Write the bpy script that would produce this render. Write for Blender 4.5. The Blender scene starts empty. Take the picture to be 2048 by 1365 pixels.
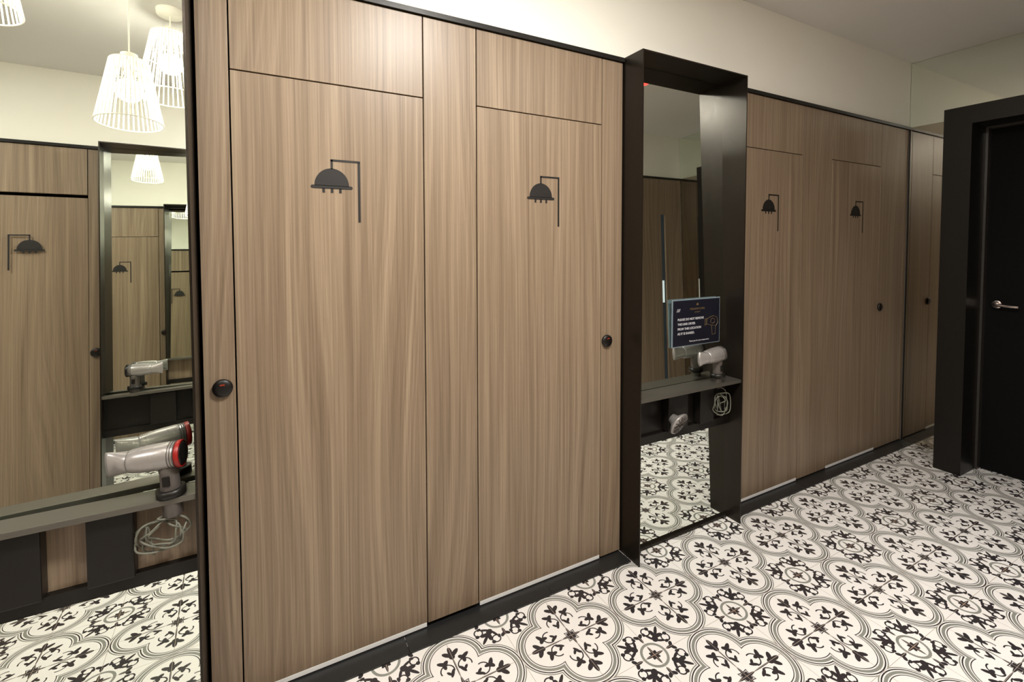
import bpy, bmesh, math, random
from mathutils import Vector, Matrix, Euler
random.seed(4)
S=bpy.context.scene
C=S.collection
try: S.view_settings.view_transform='Standard'
except Exception: pass

# ---------------------------------------------------------------- dimensions
TR=1.98; W=2.272; ZF=2.294; CE=2.746
YS=-2.112           # opposite wall
XE=4.111; XW=-3.3
P_=0.421

# ---------------------------------------------------------------- materials
def srgb(r,g,b):
    f=lambda c:(c/255/12.92) if c/255<=.04045 else ((c/255+.055)/1.055)**2.4
    return (f(r),f(g),f(b),1)
def newmat(name):
    m=bpy.data.materials.new(name); m.use_nodes=True
    return m,m.node_tree.nodes,m.node_tree.links,m.node_tree.nodes['Principled BSDF']
def plain(name,col,rough=.5,metal=0,noise=.0,scale=20,emis=None,estr=0,coat=0,spec=None):
    m,N,L,b=newmat(name)
    b.inputs['Base Color'].default_value=col
    b.inputs['Roughness'].default_value=rough
    b.inputs['Metallic'].default_value=metal
    if spec is not None: b.inputs['Specular IOR Level'].default_value=spec
    if coat: b.inputs['Coat Weight'].default_value=coat
    n=N.new('ShaderNodeTexNoise'); n.inputs['Scale'].default_value=scale; n.inputs['Detail'].default_value=4
    tc=N.new('ShaderNodeNewGeometry'); L.new(tc.outputs['Position'],n.inputs['Vector'])
    if noise>0:
        mr=N.new('ShaderNodeMapRange'); mr.inputs['To Min'].default_value=1-noise; mr.inputs['To Max'].default_value=1+noise
        L.new(n.outputs['Fac'],mr.inputs['Value'])
        mx=N.new('ShaderNodeMix'); mx.data_type='RGBA'; mx.blend_type='MULTIPLY'; mx.inputs['Factor'].default_value=1
        mx.inputs['A'].default_value=col; L.new(mr.outputs['Result'],mx.inputs['B'])
        L.new(mx.outputs['Result'],b.inputs['Base Color'])
    mr2=N.new('ShaderNodeMapRange'); mr2.inputs['To Min'].default_value=max(0,rough*.9); mr2.inputs['To Max'].default_value=min(1,rough*1.1)
    L.new(n.outputs['Fac'],mr2.inputs['Value']); L.new(mr2.outputs['Result'],b.inputs['Roughness'])
    if emis:
        b.inputs['Emission Color'].default_value=emis; b.inputs['Emission Strength'].default_value=estr
    return m
def wood(name,c1,c2,c3):
    m,N,L,b=newmat(name)
    g=N.new('ShaderNodeNewGeometry'); oi=N.new('ShaderNodeObjectInfo')
    off=N.new('ShaderNodeVectorMath'); off.operation='SCALE'; off.inputs[0].default_value=(7.3,3.1,11.7)
    L.new(oi.outputs['Random'],off.inputs['Scale'])
    ad=N.new('ShaderNodeVectorMath'); ad.operation='ADD'
    L.new(g.outputs['Position'],ad.inputs[0]); L.new(off.outputs[0],ad.inputs[1])
    mp0=N.new('ShaderNodeMapping'); mp0.inputs['Scale'].default_value=(3.0,3.0,.42); L.new(ad.outputs[0],mp0.inputs['Vector'])
    n0=N.new('ShaderNodeTexNoise'); n0.inputs['Scale'].default_value=1; n0.inputs['Detail'].default_value=1.0; L.new(mp0.outputs[0],n0.inputs['Vector'])
    ml=N.new('ShaderNodeMath'); ml.operation='MULTIPLY'; ml.inputs[1].default_value=10; L.new(n0.outputs['Fac'],ml.inputs[0])
    sx=N.new('ShaderNodeSeparateXYZ'); L.new(ad.outputs[0],sx.inputs[0])
    m2=N.new('ShaderNodeMath'); m2.operation='MULTIPLY_ADD'; m2.inputs[1].default_value=32; L.new(sx.outputs['X'],m2.inputs[0]); L.new(ml.outputs[0],m2.inputs[2])
    cb=N.new('ShaderNodeCombineXYZ'); L.new(m2.outputs[0],cb.inputs['X'])
    mz=N.new('ShaderNodeMath'); mz.operation='MULTIPLY'; mz.inputs[1].default_value=.30; L.new(sx.outputs['Z'],mz.inputs[0]); L.new(mz.outputs[0],cb.inputs['Z'])
    n1=N.new('ShaderNodeTexNoise'); n1.inputs['Scale'].default_value=1.1; n1.inputs['Detail'].default_value=6; n1.inputs['Roughness'].default_value=.68; L.new(cb.outputs[0],n1.inputs['Vector'])
    mp2=N.new('ShaderNodeMapping'); mp2.inputs['Scale'].default_value=(190,190,1.8); L.new(ad.outputs[0],mp2.inputs['Vector'])
    n2=N.new('ShaderNodeTexNoise'); n2.inputs['Scale'].default_value=1; n2.inputs['Detail'].default_value=3; L.new(mp2.outputs[0],n2.inputs['Vector'])
    mixf=N.new('ShaderNodeMath'); mixf.operation='MULTIPLY_ADD'; mixf.inputs[1].default_value=.36; L.new(n2.outputs['Fac'],mixf.inputs[0])
    s1=N.new('ShaderNodeMath'); s1.operation='MULTIPLY'; s1.inputs[1].default_value=.64; L.new(n1.outputs['Fac'],s1.inputs[0]); L.new(s1.outputs[0],mixf.inputs[2])
    cr=N.new('ShaderNodeValToRGB'); L.new(mixf.outputs[0],cr.inputs[0])
    e=cr.color_ramp.elements; e[0].position=.33; e[0].color=c1; e[1].position=.69; e[1].color=c3
    x=e.new(.5); x.color=c2
    L.new(cr.outputs[0],b.inputs['Base Color'])
    b.inputs['Roughness'].default_value=.38
    b.inputs['Specular IOR Level'].default_value=.45
    bp=N.new('ShaderNodeBump'); bp.inputs['Strength'].default_value=.06; bp.inputs['Distance'].default_value=.002
    L.new(n2.outputs['Fac'],bp.inputs['Height']); L.new(bp.outputs[0],b.inputs['Normal'])
    return m

class E:   # tiny expression builder for math nodes
    nt=None
    def __init__(s,v): s.v=v
    @staticmethod
    def op(o,*a):
        n=E.nt.nodes.new('ShaderNodeMath'); n.operation=o
        for i,x in enumerate(a):
            x=x.v if isinstance(x,E) else x
            if isinstance(x,(int,float)): n.inputs[i].default_value=x
            else: E.nt.links.new(x,n.inputs[i])
        return E(n.outputs[0])
    def __add__(s,o): return E.op('ADD',s,o)
    __radd__=__add__
    def __sub__(s,o): return E.op('SUBTRACT',s,o)
    def __rsub__(s,o): return E.op('SUBTRACT',o,s)
    def __mul__(s,o): return E.op('MULTIPLY',s,o)
    __rmul__=__mul__
    def lt(s,o): return E.op('LESS_THAN',s,o)
    def gt(s,o): return E.op('GREATER_THAN',s,o)
    def abs(s): return E.op('ABSOLUTE',s)
def emax(a,b): return E.op('MAXIMUM',a,b)
def emin(a,b): return E.op('MINIMUM',a,b)
def elen(a,b): return E.op('SQRT',a*a+b*b)
def ell(a,b,cx,cy,rx,ry,ang):
    c,s=math.cos(math.radians(ang)),math.sin(math.radians(ang))
    x=a-cx; y=b-cy
    p=(x*c+y*s)*(1/rx); q=(y*c-x*s)*(1/ry)
    return (p*p+q*q).lt(1.0)
def ring(d,r0,r1): return d.gt(r0)*d.lt(r1)

def floor_mat():
    m,N,L,b=newmat('patterned_floor_tile'); E.nt=m.node_tree
    g=N.new('ShaderNodeNewGeometry'); sx=N.new('ShaderNodeSeparateXYZ'); L.new(g.outputs['Position'],sx.inputs[0])
    X=E(sx.outputs['X']); Y=E(sx.outputs['Y'])
    u=(X-1.185)*(1/P_)+.5; v=(Y+.495)*(1/P_)+.5
    fu=(E.op('FRACT',u+.5+20)-.5).abs(); fv=(E.op('FRACT',v+.5+20)-.5).abs()
    a=emax(fu,fv); c=emin(fu,fv)          # 8-fold symmetric, Q at 0,0
    dl=elen(a-.240,c)-.246                # lobe distance
    dark=ring(dl,.000,.010)
    grey=ring(dl,-.034,-.010)
    dark=emax(dark,ring(dl,-.050,-.043))
    grey=emax(grey,ring(dl,.018,.027))
    # ivy sprig in every lobe: three-pointed leaf, side leaves and thin vines
    leaf=ell(a,c,.352,0,.046,.019,0)
    leaf=emax(leaf,ell(a,c,.328,.034,.044,.020,52))
    leaf=emax(leaf,ell(a,c,.300,.0,.030,.026,0))
    leaf=emax(leaf,ell(a,c,.262,.096,.046,.018,60))
    leaf=emax(leaf,ell(a,c,.236,.084,.034,.017,5))
    leaf=emax(leaf,ell(a,c,.262,.070,.030,.018,-50))
    leaf=emax(leaf,ell(a,c,.200,.0,.115,.0065,0))
    leaf=emax(leaf,ring(elen(a-.185,c-.075),.050,.061)*(a.gt(.165)))
    leaf=emax(leaf,ell(a,c,.150,.044,.040,.014,-28))
    leaf=emax(leaf,ell(a,c,.155,.070,.026,.012,40))
    leaf=leaf*dl.lt(-.058)
    dark=emax(dark,leaf)
    s0=ell(a,c,0,0,.092,.013,0); s0=emax(s0,ell(a,c,.0,.0,.046,.020,45))
    # medallion between quatrefoils (M at .5,.5)
    p=.5-c; q=.5-a                         # p>=q
    dm=elen(p,q)
    grey=emax(grey,ring(dm,.098,.120)); 
    s1=ell(p,q,0,0,.090,.013,0)
    s1=emax(s1,ell(p,q,0,0,.048,.019,45))
    d1=(p+q)*.70711; d2=(p-q)*.70711       # diagonal coordinates, d2>=0
    fl=ell(d1,d2,.170,.0,.034,.028,0)
    fl=emax(fl,ell(d1,d2,.218,.026,.038,.019,42))
    fl=emax(fl,ell(d1,d2,.256,.0,.056,.014,0))
    fl=emax(fl,ell(d1,d2,.168,.050,.044,.012,70))
    fl=emax(fl,ring(elen(d1-.215,d2-.086),.030,.042)*(d2.lt(.15)))
    fl=emax(fl,ell(d1,d2,.255,.078,.018,.018,0))
    fl=emax(fl,ell(d1,d2,.180,.098,.020,.014,30))
    ax=ell(p,q,.172,.0,.040,.013,0)
    ax=emax(ax,ell(p,q,.200,.022,.026,.016,50))
    outside=dl.gt(.032)
    dark=emax(dark,emax(fl,ax)*outside)
    dark=emax(dark,emax(s0,s1))
    brown=ell(p,q,0,0,.060,.005,0)
    grout=emax(E.op('FRACT',u*2+40).lt(.007),E.op('FRACT',v*2+40).lt(.007))
    ns=N.new('ShaderNodeTexNoise'); ns.inputs['Scale'].default_value=3; ns.inputs['Detail'].default_value=6; L.new(g.outputs['Position'],ns.inputs['Vector'])
    def mixc(f,A,B):
        mx=N.new('ShaderNodeMix'); mx.data_type='RGBA'
        if isinstance(f,E): L.new(f.v,mx.inputs['Factor'])
        else: L.new(f,mx.inputs['Factor'])
        for k,x in (('A',A),('B',B)):
            if isinstance(x,tuple): mx.inputs[k].default_value=x
            else: L.new(x,mx.inputs[k])
        return mx.outputs['Result']
    base=mixc(ns.outputs['Fac'],srgb(244,241,237),srgb(226,221,217))
    col=mixc(grey,base,srgb(136,137,130))
    col=mixc(dark,col,srgb(50,46,48))
    col=mixc(brown,col,srgb(110,84,66))
    col=mixc(grout,col,srgb(168,154,142))
    L.new(col,b.inputs['Base Color'])
    b.inputs['Roughness'].default_value=.28
    return m

M_wood=wood('taupe_wood_laminate',srgb(110,92,74),srgb(137,118,98),srgb(164,145,121))
M_floor=floor_mat()
M_plaster=plain('cream_plaster',srgb(242,239,229),.7,0,.03,3)
M_ceil=plain('ceiling_paint',srgb(224,221,216),.8,0,.03,2)
M_black=plain('black_powder_coated_steel',srgb(28,25,22),.38,.2,.1,40,spec=.35)
M_frame=plain('black_satin_steel',srgb(44,38,32),.3,.6,.1,30)
M_dark=plain('black_void',srgb(8,7,6),.9,spec=.1)
M_blackfloor=plain('black_stone_tile',srgb(34,34,34),.35,0,.2,25)
M_mirror=plain('mirror_silver',(.85,.89,.83,1),.004,1)
M_mirror2=plain('tinted_mirror_silver',(.88,.93,.85,1),.04,1)
M_mirror3=plain('glare_dimmed_mirror',(.47,.42,.34,1),.05,1)
M_icon=plain('black_vinyl',srgb(24,20,18),.55)
M_knob=plain('black_plastic',srgb(16,13,12),.38,0,.1,30)
M_red=plain('red_indicator',srgb(150,50,30),.4)
M_lightgap=plain('painted_light_gap',srgb(240,240,240),.5)
M_door=plain('black_door_laminate',srgb(8,8,9),.8,0,.5,300,spec=.15)
M_chrome=plain('brushed_nickel',srgb(215,200,195),.2,1,.05,40)
M_shelf=plain('grey_bronze_metal',srgb(112,108,100),.4,.7,.03,3)
M_dryer=plain('silver_pearl_plastic',srgb(162,157,154),.28,.4,.04,20)
M_dgrey=plain('grey_plastic',srgb(90,84,80),.35,.1,.05,20)
M_redp=plain('red_translucent_plastic',srgb(145,24,20),.35)
M_cable=plain('grey_cable',srgb(104,104,92),.5)
M_lampw=plain('white_metal_bulb_glow',srgb(248,245,236),.4,0,.02,10,emis=srgb(255,244,215),estr=.30)  # weak emission paints the bulb's glow onto the white metal
M_bulb=plain('glowing_bulb',(1,1,1,1),.5,emis=srgb(255,242,215),estr=7)
M_led=plain('added_led_disc',(1,1,1,1),.5,emis=srgb(255,240,220),estr=6)
M_redlight=plain('red_glow',(1,.1,.05,1),.5,emis=(1,.04,.03,1),estr=4)
M_sign=plain('navy_print',srgb(26,27,38),.3)
M_acr=plain('acrylic_edge',srgb(130,145,155),.15)
M_ink=plain('white_ink',srgb(220,220,226),.5)
M_gold=plain('gold_ink',srgb(112,92,62),.5)

# ---------------------------------------------------------------- mesh helpers
def mk(name,verts,faces,mat,parent=None,smooth=False,loc=None,mats=None,midx=None):
    me=bpy.data.meshes.new(name)
    vs=[Vector(v) for v in verts]
    if loc is None:
        mn=Vector([min(v[i] for v in vs) for i in range(3)]); mx=Vector([max(v[i] for v in vs) for i in range(3)])
        loc=(mn+mx)/2
    loc=Vector(loc)
    me.from_pydata([v-loc for v in vs],[],faces)
    for m_ in (mats or [mat]): me.materials.append(m_)
    if midx:
        for p,i in zip(me.polygons,midx): p.material_index=i
    if smooth:
        for p in me.polygons: p.use_smooth=True
    me.update()
    o=bpy.data.objects.new(name,me); C.objects.link(o)
    o.location=loc
    if parent is not None:
        o.parent=parent; o.matrix_parent_inverse=Matrix.Translation(-Vector(parent.location))
    return o
BF=[(0,1,3,2),(4,6,7,5),(0,4,5,1),(2,3,7,6),(0,2,6,4),(1,5,7,3)]
def bv(x0,x1,y0,y1,z0,z1): return [(x,y,z) for x in (x0,x1) for y in (y0,y1) for z in (z0,z1)]
def fixn(o):
    bm=bmesh.new(); bm.from_mesh(o.data); bmesh.ops.recalc_face_normals(bm,faces=bm.faces); bm.to_mesh(o.data); bm.free()
def boxes(name,L,mat,parent=None,bevel=0,mats=None,mi=None):
    V=[];F=[];I=[]
    for k,b in enumerate(L):
        n=len(V); V+=bv(*b); F+=[tuple(i+n for i in f) for f in BF]; I+=[(mi[k] if mi else 0)]*6
    o=mk(name,V,F,mat,parent,mats=mats,midx=I if mi else None); fixn(o)
    if bevel:
        md=o.modifiers.new('b','BEVEL'); md.width=bevel; md.segments=2
    return o
def lathe(name,prof,mat,seg=24,M=Matrix(),parent=None,smooth=True,cap=True):
    V=[];F=[]
    for r,z in prof:
        for i in range(seg):
            t=2*math.pi*i/seg; V.append(M@Vector((r*math.cos(t),r*math.sin(t),z)))
    n=len(prof)
    for j in range(n-1):
        for i in range(seg):
            F.append((j*seg+i,j*seg+(i+1)%seg,(j+1)*seg+(i+1)%seg,(j+1)*seg+i))
    if cap:
        F.append(tuple(range(seg))[::-1]); F.append(tuple(range((n-1)*seg,n*seg)))
    return mk(name,V,F,mat,parent,smooth)
def tubegeo(pts,r,n=8,V=None,F=None,closed=False):
    V=V if V is not None else []; F=F if F is not None else []
    pts=[Vector(p) for p in pts]; b0=len(V); up=Vector((0.13,.21,1)).normalized()
    for i,p in enumerate(pts):
        t=(pts[(i+1)%len(pts)] if closed or i<len(pts)-1 else p)-(pts[i-1] if closed or i>0 else p)
        t.normalize(); a=t.cross(up); 
        if a.length<1e-3: a=t.cross(Vector((1,0,0)))
        a.normalize(); b=t.cross(a)
        for k in range(n):
            w=2*math.pi*k/n; V.append(p+a*(r*math.cos(w))+b*(r*math.sin(w)))
    m=len(pts)
    for i in range(m if closed else m-1):
        for k in range(n):
            j=(i+1)%m
            F.append((b0+i*n+k,b0+i*n+(k+1)%n,b0+j*n+(k+1)%n,b0+j*n+k))
    return V,F
def spline(ctrl,n=10):
    c=[Vector(p) for p in ctrl]; out=[]
    for i in range(len(c)-1):
        p0=c[max(i-1,0)];p1=c[i];p2=c[i+1];p3=c[min(i+2,len(c)-1)]
        for k in range(n):
            t=k/n; out.append(.5*((2*p1)+(p2-p0)*t+(2*p0-5*p1+4*p2-p3)*t*t+(3*p1-p0-3*p2+p3)*t**3))
    out.append(c[-1]); return out
def empty(name,loc):
    o=bpy.data.objects.new(name,None); C.objects.link(o); o.location=loc; o.empty_display_size=.05; return o
def tag(o,label,cat,group=None):
    o['label']=label; o['category']=cat
    if group: o['group']=group
    return o
def struct(o,label=None,cat=None):
    o['kind']='structure'
    if label: o['label']=label
    if cat: o['category']=cat
    return o
def side(s,x0,x1,y0,y1,z0,z1):
    """s=+1: main wall (faces -y, plane y=0). s=-1: opposite wall (faces +y, plane YS). y measured inward into the wall."""
    if s>0: return (x0,x1,y0,y1,z0,z1)
    return (x0,x1,YS-y1,YS-y0,z0,z1)

# ---------------------------------------------------------------- room shell
struct(boxes('floor',[(XW-.1,XE+.3,YS-.3,.3,-.05,0)],M_floor),'black and white quatrefoil patterned cement floor tiles','floor')
struct(boxes('ceiling',[(XW-.1,XE+.3,YS-.3,.3,CE,CE+.05)],M_ceil),'smooth pale grey painted ceiling','ceiling')
struct(boxes('wall_north',[(XW,XE,.10,.14,0,W+.02),(XW,XE,.0,.14,W+.02,CE)],M_plaster,mats=[M_dark,M_plaster],mi=[0,1]),'off-white plaster above dark backing of wood cladding','wall')
struct(boxes('wall_south',[(XW,XE,YS-.14,YS-.10,0,W+.02),(XW,XE,YS-.14,YS,W+.02,CE)],M_plaster,mats=[M_dark,M_plaster],mi=[0,1]),'off-white plaster wall over wood cladding','wall')
struct(boxes('wall_west',[(XW-.06,XW,YS-.14,.14,0,CE)],M_plaster),'plain off-white plaster end wall','wall')
struct(boxes('wall_east',[(XE+.012,XE+.06,YS-.14,.14,0,CE)],M_plaster),'plaster wall behind full height mirror','wall')
struct(boxes('trim_1',[(XW,1.452-.006,-.012,.02,W,W+.018),(2.152,XE,-.012,.02,W,W+.018)],M_black),'thin black metal trim capping the wood cladding','trim')
struct(boxes('trim_2',[(XW,-.74,YS-.02,YS+.012,W,W+.018),(-.03,XE,YS-.02,YS+.012,W,W+.018)],M_black),'thin black metal trim capping the wood cladding','trim')
def skirt(name,s,spans):
    L=[]
    for a,b in spans:
        k=math.floor((a-.4275)/.594); xs=[a]+[.4275+.594*i for i in range(k+1,k+40) if a<.4275+.594*i<b]+[b]
        for p,q in zip(xs[:-1],xs[1:]): L.append(side(s,p+.0015,q-.0015,-.080,.10,.0002,.006))
    struct(boxes(name,L,M_blackfloor),'black stone tile strip along the foot of the doors','skirting')
skirt('baseboard_north',1,[(XW,-.876),(-.168,1.446),(2.153,XE)])
skirt('baseboard_south',-1,[(XW,-.74),(-.03,XE)])

# end mirror
em=empty('wall_mirror',(XE,-1.05,0)); tag(em,'full height tinted mirror covering the end wall','mirror')
g=boxes('mirror_glass',[(XE,XE+.01,YS+.001,-.002,.002,W+.016)],M_mirror3,em); g['label']='lower mirror pane tinted darker to mute its glare'  # dark tint paints out the pale glare in the lower reflection
g=boxes('mirror_glass',[(XE,XE+.01,YS+.001,-.002,W+.0165,CE-.002)],M_mirror2,em); g['label']='greenish upper mirror pane'
boxes('edge_trim',[(XE-.006,XE-.001,-.010,-.002,.002,W)],M_black,em)

# ---------------------------------------------------------------- cladding and doors
GAP=.0042
dn=[0]
def icon(s,xc,parent):
    sg=1 if s>0 else -1
    V=[];F=[]
    def poly(pts):
        n=len(V)
        y=(-.0012 if s>0 else YS+.0012)
        for (a,z) in pts: V.append((xc+sg*a,y,z))
        for (a,z) in pts: V.append((xc+sg*a,y+.001*sg,z))
        m=len(pts); F.append(tuple(range(n,n+m))); F.append(tuple(range(n+m,n+2*m))[::-1])
        for i in range(m): F.append((n+i,n+(i+1)%m,n+m+(i+1)%m,n+m+i))
    h=-.014
    poly([(h+.054*math.cos(math.pi*i/24),1.6445+.058*math.sin(math.pi*i/24)) for i in range(25)])
    R=.0055
    poly([(h+.060+R*math.cos(t),1.6405+R*math.sin(t)) for t in [math.pi*(-.5+i/8) for i in range(9)]]+[(h-.060-R*math.cos(t),1.6405-R*math.sin(t)) for t in [math.pi*(-.5+i/8) for i in range(9)]])
    for a in (-.026,0,.026): poly([(h+a-.004,1.637),(h+a-.004,1.622),(h+a+.004,1.622),(h+a+.004,1.637)])
    poly([(h-.0035,1.700),(h-.0035,1.731),(h+.0035,1.731),(h+.0035,1.700)])
    poly([(h-.0035,1.726),(h-.0035,1.733),(.0765,1.733),(.0765,1.726)])
    poly([(.0685,1.525),(.0685,1.728),(.0765,1.728),(.0765,1.525)])
    o=mk('shower_symbol',V,F,M_icon,parent); o['label']='black shower head and pipe symbol'; fixn(o)
def latch(s,x,parent):
    y=0 if s>0 else YS; sg=-1 if s>0 else 1
    M=Matrix.Translation((x,y,1.013))@Matrix.Rotation(math.pi/2 if s>0 else -math.pi/2,4,'X')
    k=lathe('latch',[(.026,0),(.0275,.004),(.027,.010),(.0235,.0135),(.016,.0155),(.006,.016)],M_knob,32,M,parent); k['label']='round black privacy latch with red indicator'
    V=[];F=[]
    n=12
    for i in range(n+1):
        t=math.radians(60+60*i/n)
        for r in (.010,.0145): V.append((x+r*math.cos(t),y+sg*.0172,1.013+r*math.sin(t)))
    for i in range(n): F.append((2*i,2*i+1,2*i+3,2*i+2))
    mk('indicator',V,F,M_red,k)
def panel(s,x0,x1,z0,z1,kind='wood wall panel',lt=None):
    o=boxes('wall_panel',[side(s,x0+GAP/2,x1-GAP/2,0.0,.02,z0+GAP/2,z1-GAP/2)],M_wood,bevel=.0008)
    tag(o,kind,'panel','taupe wood cladding panels')
    if lt is not None: latch(s,lt,o)
    return o
def door(s,x0,x1,gap=0,dd=0,io=0):
    dn[0]+=1
    o=boxes('door_%d'%dn[0],[side(s,x0+GAP/2,x1-GAP/2,dd,.02+dd,.026,TR-GAP/2-gap)],M_wood,bevel=.0008)
    struct(o,'taupe wood shower cubicle door with shower symbol','door')
    sl=boxes('bottom_light_strip',[side(s,x0+.006,x1-.004,-.001,.018,.011,.0255)],M_lightgap,o); sl['label']='white strip painted as light from under the door'  # white strip paints the light leaking under the door
    icon(s,(x0+x1)/2+io,o)
    panel(s,x0,x1,TR,W,'wood transom panel above shower door')
SL='narrow taupe wood strip with round black latch'
PL='taupe wood pillar panel between shower doors'
panel(1,-.94,-.876,.012,W,SL,-.902); door(1,-1.54,-.94); panel(1,-1.75,-1.54,.012,W,PL); door(1,-2.35,-1.75); panel(1,-3.28,-2.35,.012,W,'wide taupe wood cladding panel')
panel(1,-.168,-.082,.012,W,SL,-.118)
door(1,-.082,.517); panel(1,.517,.725,.02,W,PL); door(1,.725,1.328)
panel(1,1.328,1.446,.012,W,SL,1.358)
panel(1,2.153,2.227,.012,W,SL,2.19); door(1,2.227,2.826); panel(1,2.826,3.138,.012,W,PL); door(1,3.138,3.729)
panel(1,3.729,4.06,.012,W,SL,3.752); panel(1,4.06,XE-.002,.012,W,'narrow taupe wood filler strip')
panel(-1,-.802,-.739,.012,W,SL,-.768); door(-1,-1.402,-.802,gap=.014,dd=.012,io=.030); panel(-1,-1.61,-1.402,.012,W,PL); door(-1,-2.21,-1.61,gap=.014,dd=.012); panel(-1,-3.28,-2.21,.012,W,'wide taupe wood cladding panel')
panel(-1,-.033,.05,.012,W,SL,.01); door(-1,.05,.65); panel(-1,.65,.86,.012,W,PL); door(-1,.86,1.46); panel(-1,1.46,1.75,.012,W,PL); door(-1,1.75,2.35); panel(-1,2.35,2.6,.012,W,PL)
door(-1,2.6,3.2); panel(-1,3.2,3.80,.012,W,'taupe wood cladding panel'); panel(-1,3.80,3.86,1.88,W,'short wood panel above a narrow lit opening'); panel(-1,3.86,XE-.002,.012,W,'taupe wood cladding panel')
lp=boxes('interior_glow_panel',[(3.795,3.867,YS-.030,YS-.022,0.02,1.9)],plain('dim_interior',srgb(60,66,68),.5,emis=srgb(100,116,126),estr=.08))  # emissive panel and patch paint the lit cubicle interior behind the gap
boxes('interior_glow_patch',[(3.815,3.845,YS-.0215,YS-.018,.92,1.16)],plain('bright_interior',(1,1,1,1),.5,emis=srgb(220,235,240),estr=.8),lp)
tag(lp,'glowing panel painted as the lit cubicle interior behind narrow gap','light')

# ---------------------------------------------------------------- mirror niches
def niche(s,x0,x1,tx,tz,cx,label):
    yb=.0 if s>0 else YS
    r=empty('framed_mirror',((x0+x1)/2,yb,0)); tag(r,label,'mirror','tall black framed mirrors')
    t=.006; D=.123
    f=boxes('frame',[side(s,x0,x0+t,-D,.095,.0,ZF),side(s,x1-t,x1,-D,.095,.0,ZF),side(s,x0+t,x1-t,-D,.095,ZF-t,ZF),side(s,x0+t,x1-t,-.045,.095,.0,.012),
        side(s,x0+t,x1-t,.070,.095,.012,ZF-t)],M_frame,r); f['label']='deep black steel box frame'
    ta,tb=math.tan(math.radians(tx)),math.tan(math.radians(tz))
    V=[]
    for (x,z) in ((x0+t,.014),(x1-t,.014),(x1-t,ZF-t-.001),(x0+t,ZF-t-.001)):
        d=-ta*(z-1.2)-tb*(x-cx)
        for dy in (0,.005): V.append((x,(d+dy) if s>0 else YS-(d+dy),z))
    g=mk('mirror_glass',V,[(0,2,4,6),(1,7,5,3),(0,1,3,2),(2,3,5,4),(4,5,7,6),(6,7,1,0)],M_mirror,r); g['label']='slightly leaning mirror glass'; fixn(g)
    def bk(z): return min(-ta*(z-1.2)-tb*(x-cx) for x in (x0,x1))-.004
    sh=boxes('shelf',[side(s,x0+t,x1-t,-.118,bk(.745),.739,.755)],M_shelf,r,.001); sh['label']='grey metal shelf'
    bb=boxes('back_board',[side(s,x0+t,x1-t,bk(.62)-.006,bk(.62),.545,.734)],M_wood if s*x0<0 else M_black,r); bb['label']='board behind sockets'
    rl=boxes('rail',[side(s,x0+t,x1-t,bk(.53)-.020,bk(.53),.505,.544)],M_black,r); rl['label']='black back rail'
    for a,b in ((.23,.36),(.446,.545)):
        k=boxes('socket_box',[side(s,x0+a,x0+b,bk(.6)-.05,bk(.6)-.007,.548,.733)],M_black,r,.004); k['label']='black socket box under the shelf'
    return r
niche(1,-.868,-.174,-2.99,-1.94,-.6,'tall black steel framed mirror with shelf for hair dryers')
niche(1,1.452,2.146,-1.41,.137,1.5,'tall black steel framed mirror with notice and hair dryer shelf')
niche(-1,-.732,-.04,0,4.0,-.732,'tall black steel framed mirror between shower doors')

# ---------------------------------------------------------------- hair dryers
def dryer(loc,rotz,s=1.0,label='',pitch=0,red=True,hl=.165):
    r=empty('hair_dryer',loc)
    RX=Matrix.Rotation(-math.pi/2,4,'Y')
    b=lathe('barrel',[(.030,-.048),(.037,-.044),(.0395,-.02),(.039,.02),(.037,.05),(.034,.070),(.032,.076)],M_dryer,32,RX,None); 
    V=[];F=[];n=24
    secs=[(.031,.031,.074),(.031,.031,.086),(.033,.020,.104),(.037,.013,.124),(.038,.011,.132)]
    for rz,ry,x in secs:
        for i in range(n):
            t=2*math.pi*i/n; V.append((-x,ry*math.cos(t),rz*math.sin(t)))
    for j in range(len(secs)-1):
        for i in range(n): F.append((j*n+i,j*n+(i+1)%n,(j+1)*n+(i+1)%n,(j+1)*n+i))
    F.append(tuple(range((len(secs)-1)*n,len(secs)*n)))
    nz=mk('nozzle',V,F,M_dryer,None,True,loc=(0,0,0))
    rg=lathe('rear_ring',[(.0385,.0),(.040,.003),(.040,.012),(.037,.014),(.036,.006)],M_redp if red else M_knob,32,Matrix.Translation((.046,0,0))@Matrix.Rotation(math.pi/2,4,'Y'))
    if red: rg['label']='dark red rear ring'
    rd=lathe('filter_grille',[(.036,.0),(.036,.011),(.028,.014),(.012,.015)],M_knob,32,Matrix.Translation((.048,0,0))@Matrix.Rotation(math.pi/2,4,'Y'))
    h=lathe('handle',[(.020,-hl),(.0255,-hl+.005),(.0255,-.10),(.0245,-.05),(.027,-.028)],M_dgrey,24,Matrix.Translation((.018,0,0))); h['label']='grey cylindrical handle'
    hc=lathe('holder_ring',[(.028,-.122),(.038,-.122),(.038,-.100),(.028,-.100)],M_black,24,Matrix.Translation((.018,0,0)))
    for o in (b,nz,rg,rd,h,hc): o.parent=r
    bt=boxes('switch',[(.008,.028,-.0285,-.023,-.085,-.055)],M_black,None,.002); bt.parent=r
    V=[];F=[]
    for xx in (.030,.037,.044): tubegeo([(xx,.0385*math.cos(2*math.pi*i/28),.0385*math.sin(2*math.pi*i/28)) for i in range(28)],.0015,5,V,F,True)
    q=mk('vent_ribs',V,F,M_dgrey,None,True,loc=(0,0,0)); q.parent=r
    r.rotation_euler=(0,pitch,rotz); r.scale=(s,s,s)
    tag(r,label,'hair dryer','hair dryers'); return r
dryer((-.262,-.088,.866),math.radians(-12),.92,'silver grey hair dryer with red rear standing on shelf',math.radians(-4),hl=.185)
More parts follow.
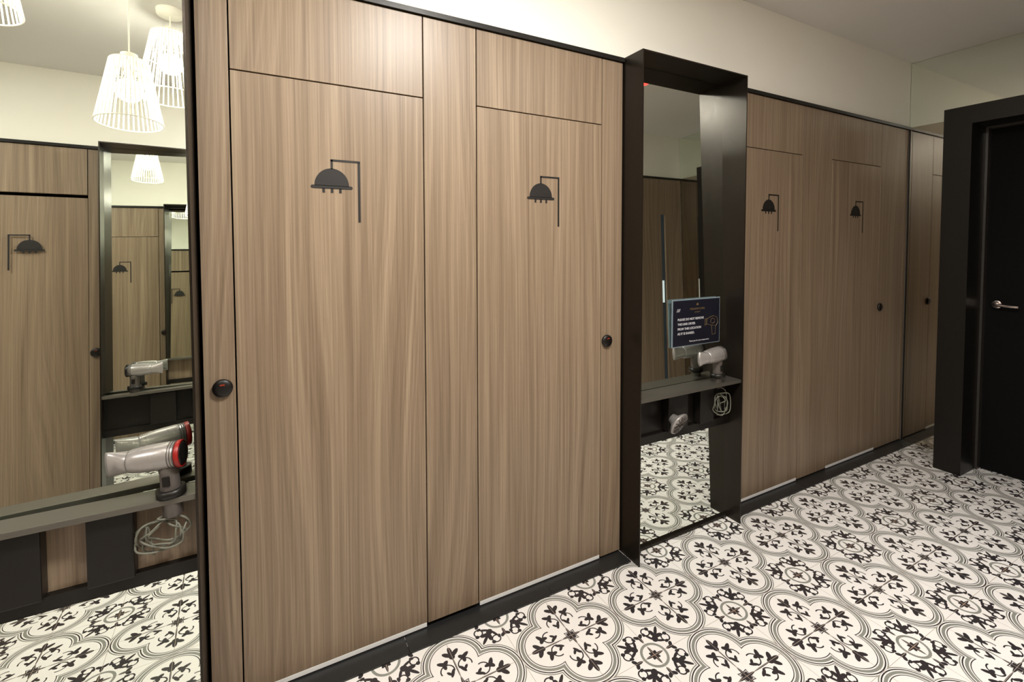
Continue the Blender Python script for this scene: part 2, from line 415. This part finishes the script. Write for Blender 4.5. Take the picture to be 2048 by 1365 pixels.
dryer((1.985,-.082,.893),math.radians(4),.95,'silver hair dryer standing on the mirror shelf',math.radians(-3),red=False)
dryer((-.56,YS+.085,.89),math.radians(190),.95,'grey hair dryer on shelf of the opposite mirror',0,red=False)
df=empty('hair_dryer_diffuser',(1.70,-.07,.62))
MM=Matrix.Rotation(math.radians(115),4,'X')@Matrix.Rotation(math.radians(10),4,'Y')
a=lathe('bowl',[(.022,0),(.028,.02),(.05,.035),(.058,.045),(.055,.05)],M_dryer,32,MM); a.parent=df
V=[];F=[]
for i in range(14):
    t=2*math.pi*i/14; tubegeo([MM@Vector((.01*math.cos(t),.01*math.sin(t),.052)),MM@Vector((.05*math.cos(t),.05*math.sin(t),.052))],.0025,6,V,F)
a=mk('grille_ribs',V,F,M_dgrey,None,loc=(0,0,0)); a.parent=df
tag(df,'round ribbed white diffuser hanging under the shelf','hair dryer attachment')

def cable(ctrl,r,label):
    V,F=tubegeo(spline(ctrl,10),r,8)
    o=mk('power_cable',V,F,M_cable,None,True); tag(o,label,'cable')
def loops(cx,cy,cz,rx,rz,n,start,seed,end,jit=.22):
    random.seed(seed); pts=[start]
    ox=oz=0;sc=1
    for k in range(n*8):
        if k%8==0: ox=random.uniform(-.4,.4)*rx; oz=random.uniform(-.3,.3)*rz; sc=random.uniform(.6,1.15)
        t=math.pi/2-2*math.pi*k/8
        j=lambda a:random.uniform(-a,a)
        pts.append((cx+ox+rx*sc*(1+j(jit))*math.cos(t),cy+j(.014),cz+oz+rz*sc*(1+j(jit))*math.sin(t)))
    pts.append(end); return pts
cable(loops(-.255,-.100,.655,.048,.038,6,(-.248,-.09,.700),21,(-.28,-.10,.60),.25),.0026,'grey tangled hair dryer cable hanging below shelf')
cable(loops(2.025,-.09,.645,.045,.055,5,(2.0,-.085,.72),5,(2.05,-.07,.60)),.0026,'grey coiled cable hanging below the mirror shelf')

# ---------------------------------------------------------------- notice sign on mirror
ysg=-.017; dz=-.016
sg=empty('notice_sign',(1.92,ysg,.955+dz)); tag(sg,'navy notice about hair dryers in clear acrylic holder','sign')
sx0,sx1,sz0,sz1=1.757,2.090,.960+dz,1.186+dz
o=boxes('holder',[(sx0-.006,sx1+.006,ysg,ysg+.004,sz0-.006,sz1+.006)],M_acr,sg,.001); o['label']='clear acrylic holder'
boxes('sign_face',[(sx0,sx1,ysg-.002,ysg-.0002,sz0,sz1)],M_sign,sg)
def text(s,x,z,size,mat,align='LEFT',bold=.0):
    z+=dz
    cu=bpy.data.curves.new('t','FONT'); cu.body=s; cu.size=size; cu.align_x=align; cu.offset=bold; cu.extrude=.0002
    ob=bpy.data.objects.new('t',cu); C.objects.link(ob)
    bpy.context.view_layer.update()
    dg=bpy.context.evaluated_depsgraph_get()
    me=bpy.data.meshes.new_from_object(ob.evaluated_get(dg)); bpy.data.objects.remove(ob)
    me.materials.clear(); me.materials.append(mat)
    me.transform(Matrix.Translation((0,-.0026,0))@Matrix.Rotation(math.pi/2,4,'X'))
    ob=bpy.data.objects.new('lettering',me); C.objects.link(ob); ob.location=(x,ysg,z)
    ob.parent=sg; ob.matrix_parent_inverse=Matrix.Translation(-sg.location)
    return ob
for i,t in enumerate(['PLEASE DO NOT REMOVE','THE HAIR DRYER','FROM THIS LOCATION','AS IT IS SHARED.']):
    text(t,sx0+.030,1.086-i*.0235,.0160,M_ink,bold=.0002)
text('PENNINGTONS',1.925,1.135,.015,M_gold,'CENTER'); text('LONDON',1.925,1.121,.009,M_gold,'CENTER')
text('Thank you for your cooperation',1.94,.975,.011,M_ink,'CENTER')
V=[];F=[]
for k in range(3):
    x=sx0+.022+k*.008; n=len(V); V+=[(x,ysg-.003,1.130+dz),(x+.0025,ysg-.003,1.130+dz),(x+.010,ysg-.003,1.146+dz),(x+.0075,ysg-.003,1.146+dz)]; F.append((n,n+1,n+2,n+3))
mk('emblem',V,F,M_ink,sg)
V=[(x,ysg-.003,z+dz) for x,z in ((1.918,1.158),(1.932,1.158),(1.934,1.170),(1.929,1.164),(1.925,1.173),(1.921,1.164),(1.916,1.170))]
mk('emblem',V,[(0,1,3,5),(1,2,3),(3,4,5),(5,6,0)],M_gold,sg)
V=[];F=[]
def outl(pts): tubegeo([(x-.006,ysg-.003,z+dz) for x,z in pts],.0013,5,V,F,True)
outl([(2.000,1.082),(2.000,1.056),(2.035,1.048),(2.070,1.042),(2.084,1.060),(2.076,1.086),(2.050,1.096),(2.025,1.090)])
outl([(2.036,1.048),(2.066,1.043),(2.064,1.000),(2.042,.998)])
outl([(1.988,1.086),(1.998,1.084),(1.998,1.054),(1.988,1.050)])
outl([(2.030,1.076),(2.045,1.084),(2.060,1.076),(2.060,1.062),(2.045,1.056),(2.030,1.062)])
o=mk('dryer_drawing',V,F,M_gold,sg); o['label']='gold line drawing of a hair dryer'

# ---------------------------------------------------------------- door portal and black door at the end
fr=boxes('trim_3',[(3.79,XE-.003,-.45,-.313,.0,ZF),(3.79,XE-.003,-1.60,-1.47,.0,ZF),(3.79,XE-.003,-1.47,-.45,2.184,ZF)],M_black)
struct(fr,'deep black portal frame around the end door','door frame')
struct(boxes('trim_4',[(4.00,4.045,-.462,-.45,0,2.184),(4.00,4.045,-1.47,-1.458,0,2.184),(4.00,4.045,-1.458,-.462,2.172,2.184)],plain('dark_bronze_jamb',srgb(80,76,72),.35,.6)),'slim metal door stop lining','door frame')
dn[0]+=1
d=boxes('door_%d'%dn[0],[(4.048,4.09,-1.468,-.452,.004,2.18)],M_door); struct(d,'matte black door with lever handle','door')
hx=4.048
h=lathe('handle_rose',[(.026,0),(.026,.008),(.02,.010)],M_chrome,24,Matrix.Translation((hx,-.515,1.07))@Matrix.Rotation(-math.pi/2,4,'Y'),d)
V,F=tubegeo(spline([(hx-.005,-.515,1.07),(hx-.04,-.515,1.07),(hx-.050,-.525,1.07),(hx-.052,-.58,1.066),(hx-.050,-.625,1.066)],8),.009,12)
mk('handle_lever',V,F,M_chrome,d,True)

# ---------------------------------------------------------------- pendant lamps
def pendant(x,y,zc,k=1.0,label='white wire pendant lamp with glowing bulb'):
    H=.27*k
    r=empty('pendant_lamp',(x,y,CE)); tag(r,label,'lamp','white wire pendant lamps')
    zt=zc+H/2; zb=zc-H/2; rb=.118*k; rt=.068*k
    V=[];F=[]
    n=40
    def rad(t): return rb+(rt-rb)*t
    for i in range(n):
        w=2*math.pi*i/n
        tubegeo([(x+rad(t)*math.cos(w),y+rad(t)*math.sin(w),zb+H*t) for t in (0,1)],.0028,5,V,F)
        if i%2==0:
            w2=w+2*math.pi/n*2
            tubegeo([(x+rad(.62)*math.cos(w),y+rad(.62)*math.sin(w),zb+H*.62),(x+rad(1)*math.cos(w2),y+rad(1)*math.sin(w2),zb+H)],.0022,5,V,F)
    for t in (0,.62,1):
        q=rad(t); tubegeo([(x+q*math.cos(2*math.pi*i/40),y+q*math.sin(2*math.pi*i/40),zb+H*t) for i in range(40)],.0030 if t!=.62 else .0018,6,V,F,True)
    s=mk('lamp_shade',V,F,M_lampw,r); s['label']='tapered cage of white metal ribs'
    lathe('socket_cap',[(rt,zt-.002),(rt,zt+.004),(.032,zt+.010),(.030,zt+.035),(.008,zt+.040)],M_lampw,28,Matrix.Translation((x,y,0)),r)
    lathe('cord',[(.003,zt+.03),(.003,CE-.02)],M_lampw,8,Matrix.Translation((x,y,0)),r)
    lathe('ceiling_rose',[(.055,CE-.025),(.058,CE-.004),(.058,CE-.001)],M_lampw,28,Matrix.Translation((x,y,0)),r)
    zb2=zc+.04
    lathe('bulb',[(.004,zb2-.065),(.018,zb2-.060),(.026,zb2-.042),(.026,zb2-.03),(.018,zb2),(.012,zb2+.03),(.012,zt-.006)],M_bulb,20,Matrix.Translation((x,y,0)),r)
    l=bpy.data.lights.new('pl','POINT'); l.energy=14; l.color=(1,.95,.85); l.shadow_soft_size=.05
    lo=bpy.data.objects.new('lamp_light',l); C.objects.link(lo); lo.location=(x,y,zb2-.03); lo.parent=r; lo.matrix_parent_inverse=Matrix.Translation((-x,-y,-CE))
pendant(-.437,-.829,2.20)
pendant(-.310,-1.10,2.460,1.16)
pendant(-.85,-.71,2.53,.98)

# ---------------------------------------------------------------- ceiling downlights, added unseen to light the corridor
def down(x,y,e,col=(1,.97,.915),spot=0,size=.10):
    r=empty('added_downlight',(x,y,CE)); tag(r,'unseen round white ceiling downlight','light','added ceiling fill lights')
    lathe('rim',[(.052,CE-.006),(.066,CE-.006),(.068,CE-.001)],M_lampw,32,Matrix.Translation((x,y,0)),r,cap=False)
    lathe('lens',[(.05,CE-.004),(.05,CE-.002)],M_led,24,Matrix.Translation((x,y,0)),r)
    if spot:
        l=bpy.data.lights.new('dl','SPOT'); l.spot_size=math.radians(spot); l.spot_blend=.8; l.shadow_soft_size=.04
    else:
        l=bpy.data.lights.new('dl','AREA'); l.shape='DISK'; l.size=size
    l.energy=e; l.color=col
    lo=bpy.data.objects.new('added_fill_light',l); C.objects.link(lo); lo.location=(x,y,CE-.012); lo.parent=r; lo.matrix_parent_inverse=Matrix.Translation((-x,-y,-CE))
down(.75,-1.25,60,size=.3); down(1.75,-1.65,8,size=.2); down(2.5,-1.75,130,spot=74); down(3.3,-.74,26,spot=66); down(-1.9,-1.1,28)
rf=empty('emergency_light',(2.52,-.96,CE)); tag(rf,'small ceiling fixture glowing red','light')
lathe('housing',[(.05,CE-.03),(.055,CE-.02),(.055,CE-.001)],M_lampw,24,Matrix.Translation((2.52,-.96,0)),rf)
lathe('lens',[(.03,CE-.048),(.045,CE-.036),(.045,CE-.0305)],M_redlight,24,Matrix.Translation((2.52,-.96,0)),rf)

# ---------------------------------------------------------------- world
w=bpy.data.worlds.new('w'); S.world=w; w.use_nodes=True
w.node_tree.nodes['Background'].inputs[0].default_value=(.9,.85,.8,1); w.node_tree.nodes['Background'].inputs[1].default_value=.1

# ---------------------------------------------------------------- camera
cd=bpy.data.cameras.new('camera'); co=bpy.data.objects.new('camera',cd); C.objects.link(co)
yaw,pitch,roll=map(math.radians,(28.553,2.161,-.074))
Fv=Vector((math.sin(yaw)*math.cos(pitch),math.cos(yaw)*math.cos(pitch),-math.sin(pitch)))
R=Vector((math.cos(yaw),-math.sin(yaw),0)); U=R.cross(Fv)
R2=R*math.cos(roll)+U*math.sin(roll); U2=-R*math.sin(roll)+U*math.cos(roll)
m=Matrix((R2,U2,-Fv)).transposed().to_4x4(); m.translation=Vector((0,-1.693,1.448)); co.matrix_world=m
cd.sensor_width=36; cd.lens=947.193/2048*36; cd.shift_x=(1024-1043.157)/2048; cd.shift_y=(525.866-682.5)/2048
cd.clip_start=.02
S.camera=co
